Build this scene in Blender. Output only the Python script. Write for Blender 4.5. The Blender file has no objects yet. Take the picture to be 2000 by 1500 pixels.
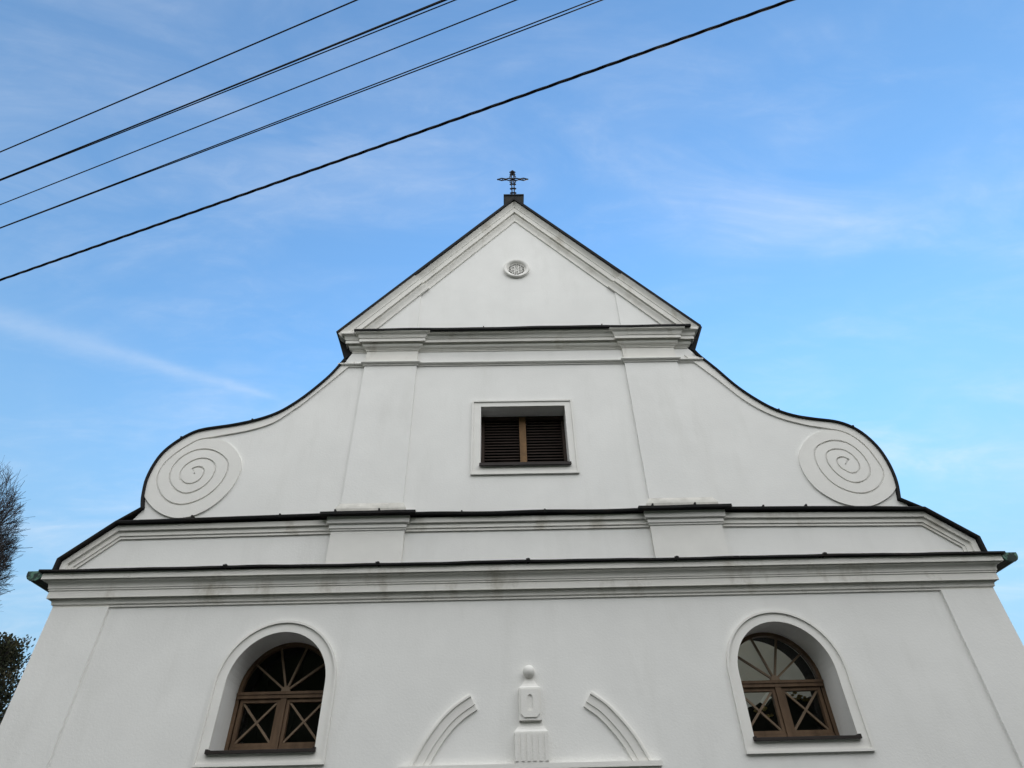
import bpy, bmesh, math, random
import numpy as np
from mathutils import Vector, Matrix
rnd = random.Random(7)
S = bpy.context.scene
COL = S.collection

# ------------------------------------------------------------------ camera
cam_d = bpy.data.cameras.new('camera')
cam = bpy.data.objects.new('camera', cam_d); COL.objects.link(cam)
R_ = Vector((0.99976233, -0.00312584, -0.0215757)); U_ = Vector((0.01480121, -0.62929997, 0.77702154)); F_ = Vector((0.01600643, 0.77715621, 0.62910414))
EYE = Vector((-0.31498, -7.84186, 1.65))
cam.matrix_world = Matrix(((R_.x, U_.x, -F_.x, EYE.x), (R_.y, U_.y, -F_.y, EYE.y), (R_.z, U_.z, -F_.z, EYE.z), (0, 0, 0, 1)))
cam_d.sensor_width = 36; cam_d.lens = 36 * 1199.946 / 2000
cam_d.clip_start = 0.05; cam_d.clip_end = 2000
S.camera = cam

# ------------------------------------------------------------------ light
SUN_EL, SUN_AZ = math.radians(18), math.radians(22)      # azimuth clockwise from +Y: behind the church, to the right
sun_dir = Vector((math.sin(SUN_AZ) * math.cos(SUN_EL), math.cos(SUN_AZ) * math.cos(SUN_EL), math.sin(SUN_EL)))
sl = bpy.data.lights.new('sun', 'SUN'); sl.energy = 2.0; sl.angle = math.radians(0.5); sl.color = (1, .93, .84)
so = bpy.data.objects.new('sun', sl); COL.objects.link(so)
so.rotation_euler = sun_dir.to_track_quat('Z', 'Y').to_euler(); so.location = (20, 20, 30)

W = bpy.data.worlds.new('World'); S.world = W; W.use_nodes = True
nt = W.node_tree; nt.nodes.clear()
def N(t, **k):
    n = nt.nodes.new(t)
    for a, v in k.items(): setattr(n, a, v)
    return n
def LK(a, b): nt.links.new(a, b)
def M(op, a, b=None, c=None, clamp=False):
    n = N('ShaderNodeMath', operation=op, use_clamp=clamp)
    for i, v in enumerate((a, b, c)):
        if v is None: continue
        if isinstance(v, (int, float)): n.inputs[i].default_value = v
        else: LK(v, n.inputs[i])
    return n.outputs[0]
def DOT(v, d):
    n = N('ShaderNodeVectorMath', operation='DOT_PRODUCT'); LK(v, n.inputs[0]); n.inputs[1].default_value = d
    return n.outputs['Value']
def RAMP(v, a, b, lo=0., hi=1., smooth=True):
    n = N('ShaderNodeMapRange', interpolation_type='SMOOTHSTEP' if smooth else 'LINEAR'); LK(v, n.inputs[0])
    n.inputs[1].default_value = a; n.inputs[2].default_value = b; n.inputs[3].default_value = lo; n.inputs[4].default_value = hi
    return n.outputs[0]
def NOISE(v, scale, detail=5, rough=.55, dist=0.):
    n = N('ShaderNodeTexNoise'); LK(v, n.inputs['Vector']); n.inputs['Scale'].default_value = scale
    n.inputs['Detail'].default_value = detail; n.inputs['Roughness'].default_value = rough; n.inputs['Distortion'].default_value = dist
    return n.outputs['Fac']
SKY_STRENGTH = 0.15
sky = N('ShaderNodeTexSky', sky_type='NISHITA'); sky.sun_disc = False; sky.sun_elevation = SUN_EL; sky.sun_rotation = SUN_AZ
sky.air_density = 2.0; sky.dust_density = 0.0; sky.ozone_density = 8.0
tc = N('ShaderNodeTexCoord'); D = tc.outputs['Generated']
sx = N('ShaderNodeSeparateXYZ'); LK(D, sx.inputs[0])
zz = M('ADD', M('MAXIMUM', sx.outputs['Z'], 0.0), 0.12)
cx = N('ShaderNodeCombineXYZ'); LK(M('DIVIDE', sx.outputs['X'], zz), cx.inputs[0]); LK(M('DIVIDE', sx.outputs['Y'], zz), cx.inputs[1])
mp = N('ShaderNodeMapping'); LK(cx.outputs[0], mp.inputs[0]); mp.inputs['Rotation'].default_value = (0, 0, math.radians(-38)); mp.inputs['Scale'].default_value = (1.0, 2.3, 1)
MPV = mp.outputs[0]
big = RAMP(NOISE(MPV, .9, 4, .5, .5), .36, .74)
wisp = RAMP(NOISE(MPV, 2.6, 7, .58, .8), .30, .80)
fine = RAMP(NOISE(MPV, 10, 6, .65, .5), .35, .75)
cir = M('MULTIPLY_ADD', M('MULTIPLY', big, wisp), .46, M('MULTIPLY', M('MULTIPLY', fine, wisp), .11))
rightveil = RAMP(DOT(D, (.80, .55, -.15)), .30, .95, 0, .02)            # thin veil nearer the sun
lowveil = RAMP(sx.outputs['Z'], .25, .80, .03, .035)
fill_bank = RAMP(sx.outputs['Y'], .14, -.35, 0., .88)                    # unseen cloud bank added behind the viewer to light the facade
tn = DOT(D, (-0.28299848, 0.50683826, -0.8142646)); ta = DOT(D, (.848, .530, .035))
tnw = M('ADD', tn, M('MULTIPLY', M('SUBTRACT', NOISE(D, 9, 5, .6), .5), .02))
wid = RAMP(ta, -.35, .14, .020, .0045, False)
trail = M('POWER', 2.718, M('MULTIPLY', M('POWER', M('DIVIDE', tnw, wid), 2.0), -1.0))
trail = M('MULTIPLY', M('MULTIPLY', trail, RAMP(ta, .135, .10)), RAMP(ta, -.75, -.1, .03, .15))
trail = M('MULTIPLY', trail, RAMP(NOISE(D, 22, 4, .6), .25, .6, .6, 1.))
tot = M('ADD', M('ADD', cir, rightveil), M('ADD', lowveil, M('ADD', trail, fill_bank)))
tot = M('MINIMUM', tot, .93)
mix = N('ShaderNodeMix', data_type='RGBA'); LK(tot, mix.inputs['Factor'])
hz = N('ShaderNodeMix', data_type='RGBA'); LK(M('MULTIPLY', RAMP(sx.outputs['Z'], .66, .16, 0, .80), RAMP(sx.outputs['Y'], .05, .25)), hz.inputs['Factor'])   # pale blue haze low over the land
LK(sky.outputs[0], hz.inputs[6]); hz.inputs[7].default_value = (1.18, 2.02, 2.95, 1); LK(hz.outputs[2], mix.inputs[6])
cc = N('ShaderNodeMix', data_type='RGBA'); LK(fill_bank, cc.inputs['Factor']); cc.inputs[6].default_value = (3.3, 3.5, 3.75, 1); 
bk = N('ShaderNodeMix', data_type='RGBA'); LK(RAMP(sx.outputs['X'], -.75, .75, 0, 1, False), bk.inputs['Factor']); bk.inputs[6].default_value = (7.2, 7.3, 7.4, 1); bk.inputs[7].default_value = (12.7, 12.85, 13.0, 1)  # added bank is brighter to the right, giving the reliefs side light
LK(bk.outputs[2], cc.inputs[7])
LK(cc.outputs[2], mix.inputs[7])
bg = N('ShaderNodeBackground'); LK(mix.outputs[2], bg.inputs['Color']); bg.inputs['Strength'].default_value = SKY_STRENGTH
ow = N('ShaderNodeOutputWorld'); LK(bg.outputs[0], ow.inputs[0])
S.view_settings.view_transform = 'Standard'; S.view_settings.look = 'None'; S.view_settings.gamma = 1.0
S.view_settings.exposure = 0.88
S.cycles.max_bounces = 10

# ------------------------------------------------------------------ materials
def mat(name, color, rough=.8, metal=0., var=.0, vscale=3., bump=0., bscale=60., stain=None, color2=None, c2range=(.5, .62), c2scale=6., vstretch=(1, 1, 1)):
    m = bpy.data.materials.new(name); m.use_nodes = True
    t = m.node_tree; b = t.nodes['Principled BSDF']
    b.inputs['Roughness'].default_value = rough; b.inputs['Metallic'].default_value = metal; b.inputs['Specular IOR Level'].default_value = .25
    tcn = t.nodes.new('ShaderNodeTexCoord'); mpn = t.nodes.new('ShaderNodeMapping'); t.links.new(tcn.outputs['Object'], mpn.inputs[0]); mpn.inputs['Scale'].default_value = vstretch
    def noise(scale, detail=5, rough=.6, vec=None):
        n = t.nodes.new('ShaderNodeTexNoise'); t.links.new(vec or mpn.outputs[0], n.inputs['Vector']); n.inputs['Scale'].default_value = scale; n.inputs['Detail'].default_value = detail; n.inputs['Roughness'].default_value = rough
        return n.outputs['Fac']
    def mr(v, a, b_, lo, hi):
        n = t.nodes.new('ShaderNodeMapRange'); t.links.new(v, n.inputs[0])
        for i, q in enumerate((a, b_, lo, hi)): n.inputs[i + 1].default_value = q
        return n.outputs[0]
    def mixc(f, a, c):
        n = t.nodes.new('ShaderNodeMix'); n.data_type = 'RGBA'; t.links.new(f, n.inputs[0])
        if isinstance(a, tuple): n.inputs[6].default_value = (*a, 1)
        else: t.links.new(a, n.inputs[6])
        n.inputs[7].default_value = (*c, 1)
        return n.outputs[2]
    out = color
    if var:
        out = mixc(mr(noise(vscale), .35, .65, 0, 1), color, tuple(c * (1 - var) for c in color))
    if color2: out = mixc(mr(noise(c2scale, 6), c2range[0], c2range[1], 0, 1), out, color2)
    if stain:       # streaks and blotches of dirt: narrow across, long down
        col_s, amt, lo, hi, sc = stain
        mps = t.nodes.new('ShaderNodeMapping'); t.links.new(tcn.outputs['Object'], mps.inputs[0]); mps.inputs['Scale'].default_value = sc
        f1 = mr(noise(1, 5, .65, mps.outputs[0]), lo, hi, 0, amt)
        out = mixc(f1, out, col_s)
    if isinstance(out, tuple): b.inputs['Base Color'].default_value = (*out, 1)
    else: t.links.new(out, b.inputs['Base Color'])
    if bump:
        bn = t.nodes.new('ShaderNodeBump'); bn.inputs['Strength'].default_value = bump; bn.inputs['Distance'].default_value = .01
        t.links.new(noise(bscale, 3), bn.inputs['Height']); t.links.new(bn.outputs[0], b.inputs['Normal'])
    return m
PLASTER = mat('white_lime_plaster', (.80, .793, .765), .92, var=.055, vscale=1.3, bump=.22, bscale=38, stain=((.58, .57, .53), .30, .52, .80, (2.4, 2.4, .5)))
CORNICE = mat('weathered_cornice_plaster', (.78, .762, .712), .92, var=.06, vscale=2.5, bump=.10, bscale=30, stain=((.26, .215, .14), .62, .55, .80, (2.6, 2.6, 1.6)))
FOOT = mat('dirty_foot_plaster', (.60, .58, .53), .95, var=.25, vscale=5, bump=.3, bscale=40)
STUCCO = mat('ornament_stucco', (.78, .765, .725), .9, var=.05, vscale=3, bump=.15, bscale=50)
FLASH = mat('dark_sheet_metal', (.011, .0105, .011), .8, 0, var=.4, vscale=4, color2=(.028, .021, .015), c2range=(.55, .75), c2scale=3)
COPPER = mat('aged_copper', (.035, .034, .033), .5, .4, color2=(.05, .10, .08), c2range=(.56, .66), c2scale=9)
GREENC = mat('verdigris_copper', (.03, .046, .040), .6, .2, var=.5, vscale=12, color2=(.10, .20, .15), c2range=(.5, .6), c2scale=11)
WOOD = mat('brown_varnished_wood', (.150, .094, .056), .55, var=.35, vscale=9, vstretch=(1, 1, .25), bump=.1, bscale=60)
MUNTIN = mat('pale_brown_muntin_wood', (.21, .15, .10), .55, var=.25, vscale=12)
GOLDW = mat('golden_oak_post', (.21, .115, .045), .6, var=.4, vscale=7)
SILLM = mat('dark_brown_sheet_sill', (.028, .022, .020), .6, var=.3, vscale=5)
SLAT = mat('dark_brown_slats', (.042, .026, .019), .7, var=.4, vscale=14, vstretch=(.2, 1, 1))
IRON = mat('black_wrought_iron', (.012, .012, .016), .5, .6)
PEDM = mat('dark_green_tin', (.009, .011, .010), .8, 0, var=.5, vscale=9, color2=(.022, .020, .015), c2range=(.5, .7), c2scale=6)
TILE = mat('roof_sheet', (.06, .05, .045), .6, var=.3, vscale=2)
DARKIN = mat('dark_wood_and_shade', (.03, .028, .026), .9)  # near-black: the case's own tone, elsewhere shade painted into the colour
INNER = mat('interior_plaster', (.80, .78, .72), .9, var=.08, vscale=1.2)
CABLE = mat('black_cable_sheath', (.010, .010, .014), .6)
BARK = mat('grey_brown_bark', (.030, .026, .026), .9, var=.4, vscale=5)
LEAF = mat('dark_evergreen_leaf', (.020, .025, .010), .95, var=.5, vscale=3, color2=(.036, .030, .012), c2range=(.5, .65), c2scale=2.5)
GILT = mat('gilded_wood', (.55, .42, .16), .45, .2, var=.3, vscale=20)
GROUND = mat('grass_ground', (.035, .045, .018), .95, var=.5, vscale=.7)
ASPHALT = mat('asphalt', (.042, .042, .044), .9, var=.3, vscale=3, bump=.3, bscale=80)
PAVING = mat('grey_paving', (.085, .083, .078), .9, var=.2, vscale=2)

def glass_mat():
    m = bpy.data.materials.new('window_glass'); m.use_nodes = True; t = m.node_tree; t.nodes.clear()
    o = t.nodes.new('ShaderNodeOutputMaterial'); mx = t.nodes.new('ShaderNodeMixShader'); tr = t.nodes.new('ShaderNodeBsdfTransparent'); g = t.nodes.new('ShaderNodeBsdfGlossy')
    tr.inputs[0].default_value = (.86, .88, .86, 1); g.inputs['Roughness'].default_value = .03
    fr = t.nodes.new('ShaderNodeFresnel'); fr.inputs[0].default_value = 1.33
    t.links.new(fr.outputs[0], mx.inputs[0]); t.links.new(tr.outputs[0], mx.inputs[1]); t.links.new(g.outputs[0], mx.inputs[2]); t.links.new(mx.outputs[0], o.inputs[0])
    return m
GLASS = glass_mat()

# ------------------------------------------------------------------ mesh helpers
def obj(name, bm, m, parent=None, smooth=False):
    bmesh.ops.recalc_face_normals(bm, faces=bm.faces)
    me = bpy.data.meshes.new(name); bm.to_mesh(me); bm.free()
    if m: me.materials.append(m)
    if smooth:
        for p in me.polygons: p.use_smooth = True
    o = bpy.data.objects.new(name, me); COL.objects.link(o)
    if parent: o.parent = parent
    return o
def pymesh(name, vs, fs, m, parent=None):
    me = bpy.data.meshes.new(name); me.from_pydata(vs, [], fs); me.update(); me.materials.append(m)
    o = bpy.data.objects.new(name, me); COL.objects.link(o)
    if parent: o.parent = parent
    return o
def tag(o, label, cat, group=None, kind=None):
    o['label'] = label; o['category'] = cat
    if group: o['group'] = group
    if kind: o['kind'] = kind
    return o
def structure(o): o['kind'] = 'structure'; return o
BM = bmesh.new
def T(X, Z, p):
    """facade survey taken on the wall plane -> true position of a point standing p metres proud of it"""
    k = 1 - p / 7.84186
    return (EYE.x + (X - EYE.x) * k, EYE.z + (Z - EYE.z) * k)
def box(bm, x0, x1, y0, y1, z0, z1):
    v = [bm.verts.new((x, y, z)) for x in (x0, x1) for y in (y0, y1) for z in (z0, z1)]
    for f in ((0, 1, 3, 2), (4, 6, 7, 5), (0, 4, 5, 1), (2, 3, 7, 6), (0, 2, 6, 4), (1, 5, 7, 3)): bm.faces.new([v[i] for i in f])
def prism(bm, poly, y0, y1):
    a = [bm.verts.new((x, y0, z)) for x, z in poly]; b = [bm.verts.new((x, y1, z)) for x, z in poly]
    bm.faces.new(a); bm.faces.new(b[::-1]); n = len(a)
    for i in range(n): bm.faces.new((a[i], a[(i + 1) % n], b[(i + 1) % n], b[i]))
def plate(bm, outer, holes, place0, place1):
    """slab with holes: outer and holes are closed 2-D loops, place0/place1 map a 2-D point to its two faces"""
    for pl in (place0, place1):
        es = []
        for lp in [outer] + holes:
            vs = [bm.verts.new(pl(*q)) for q in lp]
            es += [bm.edges.new((vs[i], vs[(i + 1) % len(vs)])) for i in range(len(vs))]
        bmesh.ops.triangle_fill(bm, use_beauty=True, use_dissolve=False, edges=es)
    for lp in [outer] + holes:
        a = [bm.verts.new(place0(*q)) for q in lp]; b = [bm.verts.new(place1(*q)) for q in lp]
        for i in range(len(a)): bm.faces.new((a[i], a[(i + 1) % len(a)], b[(i + 1) % len(a)], b[i]))
    bmesh.ops.remove_doubles(bm, verts=bm.verts, dist=1e-5)
def sweep(bm, path, prof, place, closed=False):
    """profile [(offset to the right of the path, height)] swept along a 2-D path with mitred corners"""
    n = len(path); P = [Vector(p) for p in path]; rows = []
    for i in range(n):
        dirs = []
        if i > 0 or closed: dirs.append((P[i] - P[i - 1]).normalized())
        if i < n - 1 or closed: dirs.append((P[(i + 1) % n] - P[i]).normalized())
        ns = [Vector((d.y, -d.x)) for d in dirs]
        if len(ns) == 2:
            s = ns[0] + ns[1]; m_ = s / max(.25, (1 + ns[0].dot(ns[1])))
        else: m_ = ns[0]
        rows.append([bm.verts.new(place(*(P[i] + m_ * o), h)) for o, h in prof])
    for i in range(n if closed else n - 1):
        a, b = rows[i], rows[(i + 1) % n]
        for k in range(len(prof) - 1): bm.faces.new((a[k], a[k + 1], b[k + 1], b[k]))
    if not closed:
        for r in (rows[0], rows[-1]):
            if len(r) > 2:
                try: bm.faces.new([bm.verts.new(v.co) for v in r])
                except ValueError: pass
ELEV = lambda x, z, h: (x, -h, z)
PLAN = lambda x, y, h: (x, y, h)
def loft(bm, loops, closed=True):
    rows = [[bm.verts.new(q) for q in lp] for lp in loops]
    for a, b in zip(rows, rows[1:]):
        n = len(a)
        for i in range(n if closed else n - 1): bm.faces.new((a[i], a[(i + 1) % n], b[(i + 1) % n], b[i]))
    return rows
def tube(bm, pts, r, seg=6, caps=True):
    pts = [Vector(p) for p in pts]; rr = r if isinstance(r, (list, tuple)) else [r] * len(pts); rows = []
    ref = None
    for i, p in enumerate(pts):
        d = (pts[min(i + 1, len(pts) - 1)] - pts[max(i - 1, 0)]).normalized()
        if ref is None: ref = Vector((0, 0, 1)) if abs(d.z) < .9 else Vector((1, 0, 0))
        a = d.cross(ref).normalized(); b = d.cross(a).normalized(); ref = -(a.cross(d)).normalized() if False else ref
        rows.append([bm.verts.new(p + (a * math.cos(2 * math.pi * k / seg) + b * math.sin(2 * math.pi * k / seg)) * rr[i]) for k in range(seg)])
    for u, v in zip(rows, rows[1:]):
        for k in range(seg): bm.faces.new((u[k], u[(k + 1) % seg], v[(k + 1) % seg], v[k]))
    if caps: bm.faces.new(rows[0]); bm.faces.new(rows[-1][::-1])
def ring(bm, cx_, y, cz_, R, r, n=24, seg=6):
    rows = []
    for i in range(n):
        t = 2 * math.pi * i / n
        rows.append([bm.verts.new((cx_ + (R + r * math.cos(2 * math.pi * k / seg)) * math.cos(t), y + r * math.sin(2 * math.pi * k / seg), cz_ + (R + r * math.cos(2 * math.pi * k / seg)) * math.sin(t))) for k in range(seg)])
    for i in range(n):
        a, b = rows[i], rows[(i + 1) % n]
        for k in range(seg): bm.faces.new((a[k], a[(k + 1) % seg], b[(k + 1) % seg], b[k]))
def spline(pts, n):
    """Catmull-Rom through points, n samples"""
    P = np.array(pts, float); s = np.concatenate([[0], np.cumsum(np.hypot(*np.diff(P, axis=0).T))])
    P2 = np.vstack([2 * P[0] - P[1], P, 2 * P[-1] - P[-2]]); out = []
    for t in np.linspace(0, s[-1], n):
        i = min(max(np.searchsorted(s, t, 'right') - 1, 0), len(P) - 2); u = (t - s[i]) / (s[i + 1] - s[i])
        p0, p1, p2, p3 = P2[i:i + 4]
        out.append(.5 * (2 * p1 + (p2 - p0) * u + (2 * p0 - 5 * p1 + 4 * p2 - p3) * u * u + (3 * p1 - p0 - 3 * p2 + p3) * u ** 3))
    return [tuple(map(float, q)) for q in out]

# ------------------------------------------------------------------ ground
bm = BM(); box(bm, -250, 250, -150, 350, -.6, -.12); structure(obj('ground', bm, GROUND))
bm = BM(); box(bm, -120, 120, -14, -4.2, -.3, -.10); structure(obj('road', bm, ASPHALT))
bm = BM(); box(bm, -120, 120, -4.2, -.02, -.3, 0.02); structure(obj('pavement', bm, PAVING))
bm = BM(); rh = random.Random(2); rows = []
for iy in range(15):
    row = []
    for ix in range(61):
        t = iy / 14; az = math.radians(62 + 236 * ix / 60); r = 17 + 40 * t
        row.append((r * math.sin(az), r * math.cos(az), -.4 + 21 * min(1, t * 1.7) ** 2 * (3 - 2 * min(1, t * 1.7)) + (rh.uniform(-.9, .9) if iy > 1 else 0)))
    rows.append(row)
loft(bm, rows, closed=False); structure(obj('screening_hill', bm, GROUND))  # unseen rise added to block low sky and keep undersides dark

# ------------------------------------------------------------------ church
church = bpy.data.objects.new('church', None); COL.objects.link(church)
tag(church, 'white plastered church with spiral scroll gable, iron cross and two arched windows', 'church')

# survey of the two scroll wings (x, z on the wall plane), from the gable foot outwards and down
CL = [(-2.988, 8.614), (-3.058, 8.475), (-3.204, 8.220), (-3.476, 7.869), (-3.700, 7.640), (-3.900, 7.490), (-4.160, 7.375), (-4.516, 7.281), (-4.970, 7.200), (-5.177, 7.091), (-5.344, 6.930), (-5.453, 6.762), (-5.511, 6.554), (-5.529, 6.341), (-5.515, 6.193), (-5.474, 5.990), (-5.431, 5.862)]
CR = [(3.016, 8.687), (2.990, 8.645), (3.293, 8.271), (3.527, 7.914), (3.769, 7.638), (4.019, 7.425), (4.287, 7.294), (4.570, 7.225), (4.914, 7.163), (5.121, 7.063), (5.272, 6.908), (5.389, 6.677), (5.438, 6.436), (5.443, 6.205), (5.419, 6.012), (5.361, 5.795)]
CR[1] = (3.085, 8.560)
IL = [(-2.79, 8.52), (-3.446, 7.709), (-3.621, 7.524), (-3.875, 7.288), (-4.200, 7.150), (-4.568, 7.068)]
IR = [(2.80, 8.56), (3.235, 8.022), (3.592, 7.556), (3.964, 7.257), (4.368, 7.090), (4.62, 7.030)]
SL = [(-5.474, 6.076), (-5.347, 5.930), (-5.173, 5.787), (-4.941, 5.686), (-4.718, 5.687), (-4.478, 5.801), (-4.270, 6.052), (-4.179, 6.345), (-4.203, 6.590), (-4.402, 6.847), (-4.623, 6.975), (-4.903, 6.994), (-5.062, 6.892), (-5.244, 6.704), (-5.342, 6.520), (-5.349, 6.308), (-5.263, 6.129), (-5.138, 5.983), (-4.958, 5.894), (-4.781, 5.891), (-4.561, 6.000), (-4.413, 6.200), (-4.361, 6.439), (-4.415, 6.594), (-4.588, 6.739), (-4.794, 6.807), (-4.996, 6.763), (-5.139, 6.624), (-5.190, 6.455), (-5.167, 6.304), (-5.054, 6.154), (-4.883, 6.058), (-4.740, 6.090), (-4.598, 6.219), (-4.541, 6.427), (-4.606, 6.567), (-4.746, 6.641), (-4.899, 6.619), (-5.020, 6.498), (-5.035, 6.362), (-4.955, 6.247), (-4.842, 6.215), (-4.741, 6.266), (-4.698, 6.385), (-4.738, 6.477), (-4.827, 6.500), (-4.890, 6.455)]
SR = [(5.419, 6.044), (5.324, 5.920), (5.176, 5.798), (4.875, 5.667), (4.605, 5.679), (4.368, 5.784), (4.165, 6.005), (4.090, 6.297), (4.132, 6.564), (4.347, 6.820), (4.600, 6.955), (4.820, 6.972), (5.022, 6.878), (5.178, 6.664), (5.252, 6.407), (5.273, 6.208), (5.180, 6.049), (5.033, 5.925), (4.815, 5.867), (4.588, 5.934), (4.421, 6.096), (4.340, 6.358), (4.369, 6.576), (4.482, 6.694), (4.718, 6.777), (4.934, 6.720), (5.067, 6.528), (5.099, 6.310), (5.035, 6.148), (4.886, 6.054), (4.718, 6.058), (4.573, 6.205), (4.505, 6.421), (4.552, 6.555), (4.660, 6.615), (4.831, 6.601), (4.941, 6.463), (4.956, 6.313), (4.873, 6.206), (4.751, 6.225), (4.662, 6.335), (4.649, 6.418), (4.696, 6.468), (4.788, 6.475), (4.840, 6.425)]

WL, ZC, RA, ZB = 3.035, 3.52, .588, 2.83         # arched openings: centre |x|, springing, radius, bottom
def arch(cx_, r, zb, n=28, zc=ZC):
    return [(cx_ - r, zb)] + [(cx_ - r * math.cos(math.pi * i / n), zc + r * math.sin(math.pi * i / n)) for i in range(n + 1)] + [(cx_ + r, zb)]
LO = (-.660, .677, 6.455, 7.535)                 # louvred opening
circ = lambda cx_, cz_, r, n=32: [(cx_ + r * math.cos(2 * math.pi * i / n), cz_ + r * math.sin(2 * math.pi * i / n)) for i in range(n)]
MED = (-.006, 10.84)

def inset(path, o):
    out = []
    P = [Vector(p) for p in path]
    for i in range(len(P)):
        ds = []
        if i: ds.append((P[i] - P[i - 1]).normalized())
        if i < len(P) - 1: ds.append((P[i + 1] - P[i]).normalized())
        ns = [Vector((d.y, -d.x)) for d in ds]
        m_ = ns[0] if len(ns) == 1 else (ns[0] + ns[1]) / max(.3, 1 + ns[0].dot(ns[1]))
        out.append(tuple(P[i] + m_ * o))
    return out
GAP_L, GAP_R, APEX = (-3.15, 9.06), (3.155, 9.10), (-.004, 12.945)
# front wall: one slab, 0.6 m thick, with its four openings
pathL = spline([T(*q, .05) for q in CL], 60)      # top -> down, left wing
pathR = spline([T(*q, .05) for q in CR], 60)
inL = inset(pathL, -.03); inR = inset(pathR, .03)
outline = [(-6.015, -.3), (-6.015, 5.02), (-5.62, 5.42)] + [q for q in inL[::-1] if q[1] > 5.80] + [(-2.86, 8.75), (-2.86, 9.10), (-.004, 12.78), (2.87, 9.10), (2.87, 8.77)] + [q for q in inR if q[1] > 5.80] + [(5.55, 5.42), (5.985, 5.02), (5.985, -.3)]
holes = [arch(-WL, RA, ZB), arch(WL, RA, ZB), [(LO[0], LO[2]), (LO[0], LO[3]), (LO[1], LO[3]), (LO[1], LO[2])], circ(*MED, .178)]
bm = BM(); plate(bm, outline, holes, lambda x, z: (x, 0, z), lambda x, z: (x, .6, z))
front = obj('front_wall', bm, PLASTER, church)
# corner strips of the lower storey
for s, x0, x1 in ((-1, -6.018, -5.318), (1, 5.298, 5.988)):
    bm = BM(); box(bm, x0, x1, -.038, .3, -.3, 4.45); obj('corner_strip', bm, PLASTER, church)

# main cornice
def cavetto(p0, z0, p1, z1, n=6, bulge=.35):
    """hollow curve running out and up"""
    return [(p0 + (p1 - p0) * (1 - math.cos(t * math.pi / 2)), z0 + (z1 - z0) * math.sin(t * math.pi / 2)) for t in [i / n for i in range(n + 1)]]
def ovolo(p0, z0, p1, z1, n=5):
    return [(p0 + (p1 - p0) * math.sin(t * math.pi / 2), z0 + (z1 - z0) * (1 - math.cos(t * math.pi / 2))) for t in [i / n for i in range(n + 1)]]
MC = [(-.01, 4.455), (.02, 4.455), (.02, 4.482), (.036, 4.486)] + cavetto(.040, 4.492, .056, 4.535, 4) + [(.058, 4.590), (.082, 4.590), (.084, 4.554), (.095, 4.552), (.095, 4.642), (.106, 4.646), (.106, 4.664), (.114, 4.668)] + cavetto(.116, 4.670, .166, 4.752, 7) + [(.168, 4.800), (.184, 4.800), (.187, 4.764), (.198, 4.762), (.198, 4.842), (.150, 4.846)]
mcpath = [(-6.015, .65), (-6.015, 0), (5.985, 0), (5.985, .65)]
bm = BM(); sweep(bm, mcpath, MC, PLAN); mc = obj('main_cornice', bm, CORNICE, church)
def wavy(bm, amp, seed, axis=2):
    r2 = random.Random(seed); ph = [r2.uniform(0, 6.28) for _ in range(4)]
    for v in bm.verts:
        v.co[axis] += amp * (math.sin(v.co.x * 1.7 + ph[0]) + .6 * math.sin(v.co.x * 4.1 + ph[1]) + .4 * math.sin(v.co.x * 9.3 + ph[2]))
def fine_path(x0, x1, y, step=.15):
    n = max(2, int((x1 - x0) / step)); return [(x0 + (x1 - x0) * i / n, y) for i in range(n + 1)]
bm = BM(); sweep(bm, [(-6.015, .62)] + fine_path(-6.015, 5.985, 0) + [(5.985, .62)], [(-.01, 4.96), (.0, 4.95), (.236, 4.874), (.243, 4.874), (.243, 4.850), (.215, 4.850), (.204, 4.852)], PLAN)
for x in (-3.9, -1.95, -.01, 1.92, 3.86):         # welted seams and clips standing on the sheet
    box(bm, x - .012, x + .012, -.245, -.02, 4.862, 4.895); box(bm, x - .03, x + .022, -.250, -.23, 4.868, 4.888)
wavy(bm, .004, 3); obj('flashing', bm, FLASH, mc)

# attic: cornice with raking ends, two blocks
bm = BM()
apath = [T(-6.262, 4.86, .12), T(-6.266, 5.118, .12), T(-5.695, 5.655, .12), (-2.64, 5.620)]
apath2 = [(2.64, 5.622), T(5.639, 5.644, .12), T(6.194, 5.185, .12), T(6.184, 4.86, .12)]
AP = [(.045, -.01), (.045, .078), (.116, .072), (.118, .040), (.184, .038), (.186, .022), (.222, .022), (.222, -.01)]
sweep(bm, apath, AP, ELEV); sweep(bm, apath2, AP, ELEV)
sweep(bm, [(-1.72, 5.63), (1.72, 5.63)], AP, ELEV)
att = obj('attic_cornice', bm, CORNICE, church)
AF = [(.034, -.60), (.034, .068), (.036, .100), (.036, .135), (.014, .142), (.0, .138), (-.01, .10), (.0, -.60)]
for i, pth in enumerate((apath[:3] + [(-5 + .2 * k, 5.605 + .004 * k) for k in range(12)] + [(-2.645, 5.650)], [(2.645, 5.640), (3.2, 5.632), (4, 5.622), (4.8, 5.606)] + apath2[1:], [(-1.72 + .2 * k, 5.638 + .006 * math.sin(k * .8)) for k in range(18)])):
    bm = BM(); sweep(bm, pth, AF, ELEV)
    xs = [(-4.6, -3.4), (3.9, 3.3), (-.9, .25)][i]
    for x in xs: box(bm, x - .01, x + .01, -.14, -.03, 5.60, 5.655)
    obj('flashing', bm, FLASH, att)
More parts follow.
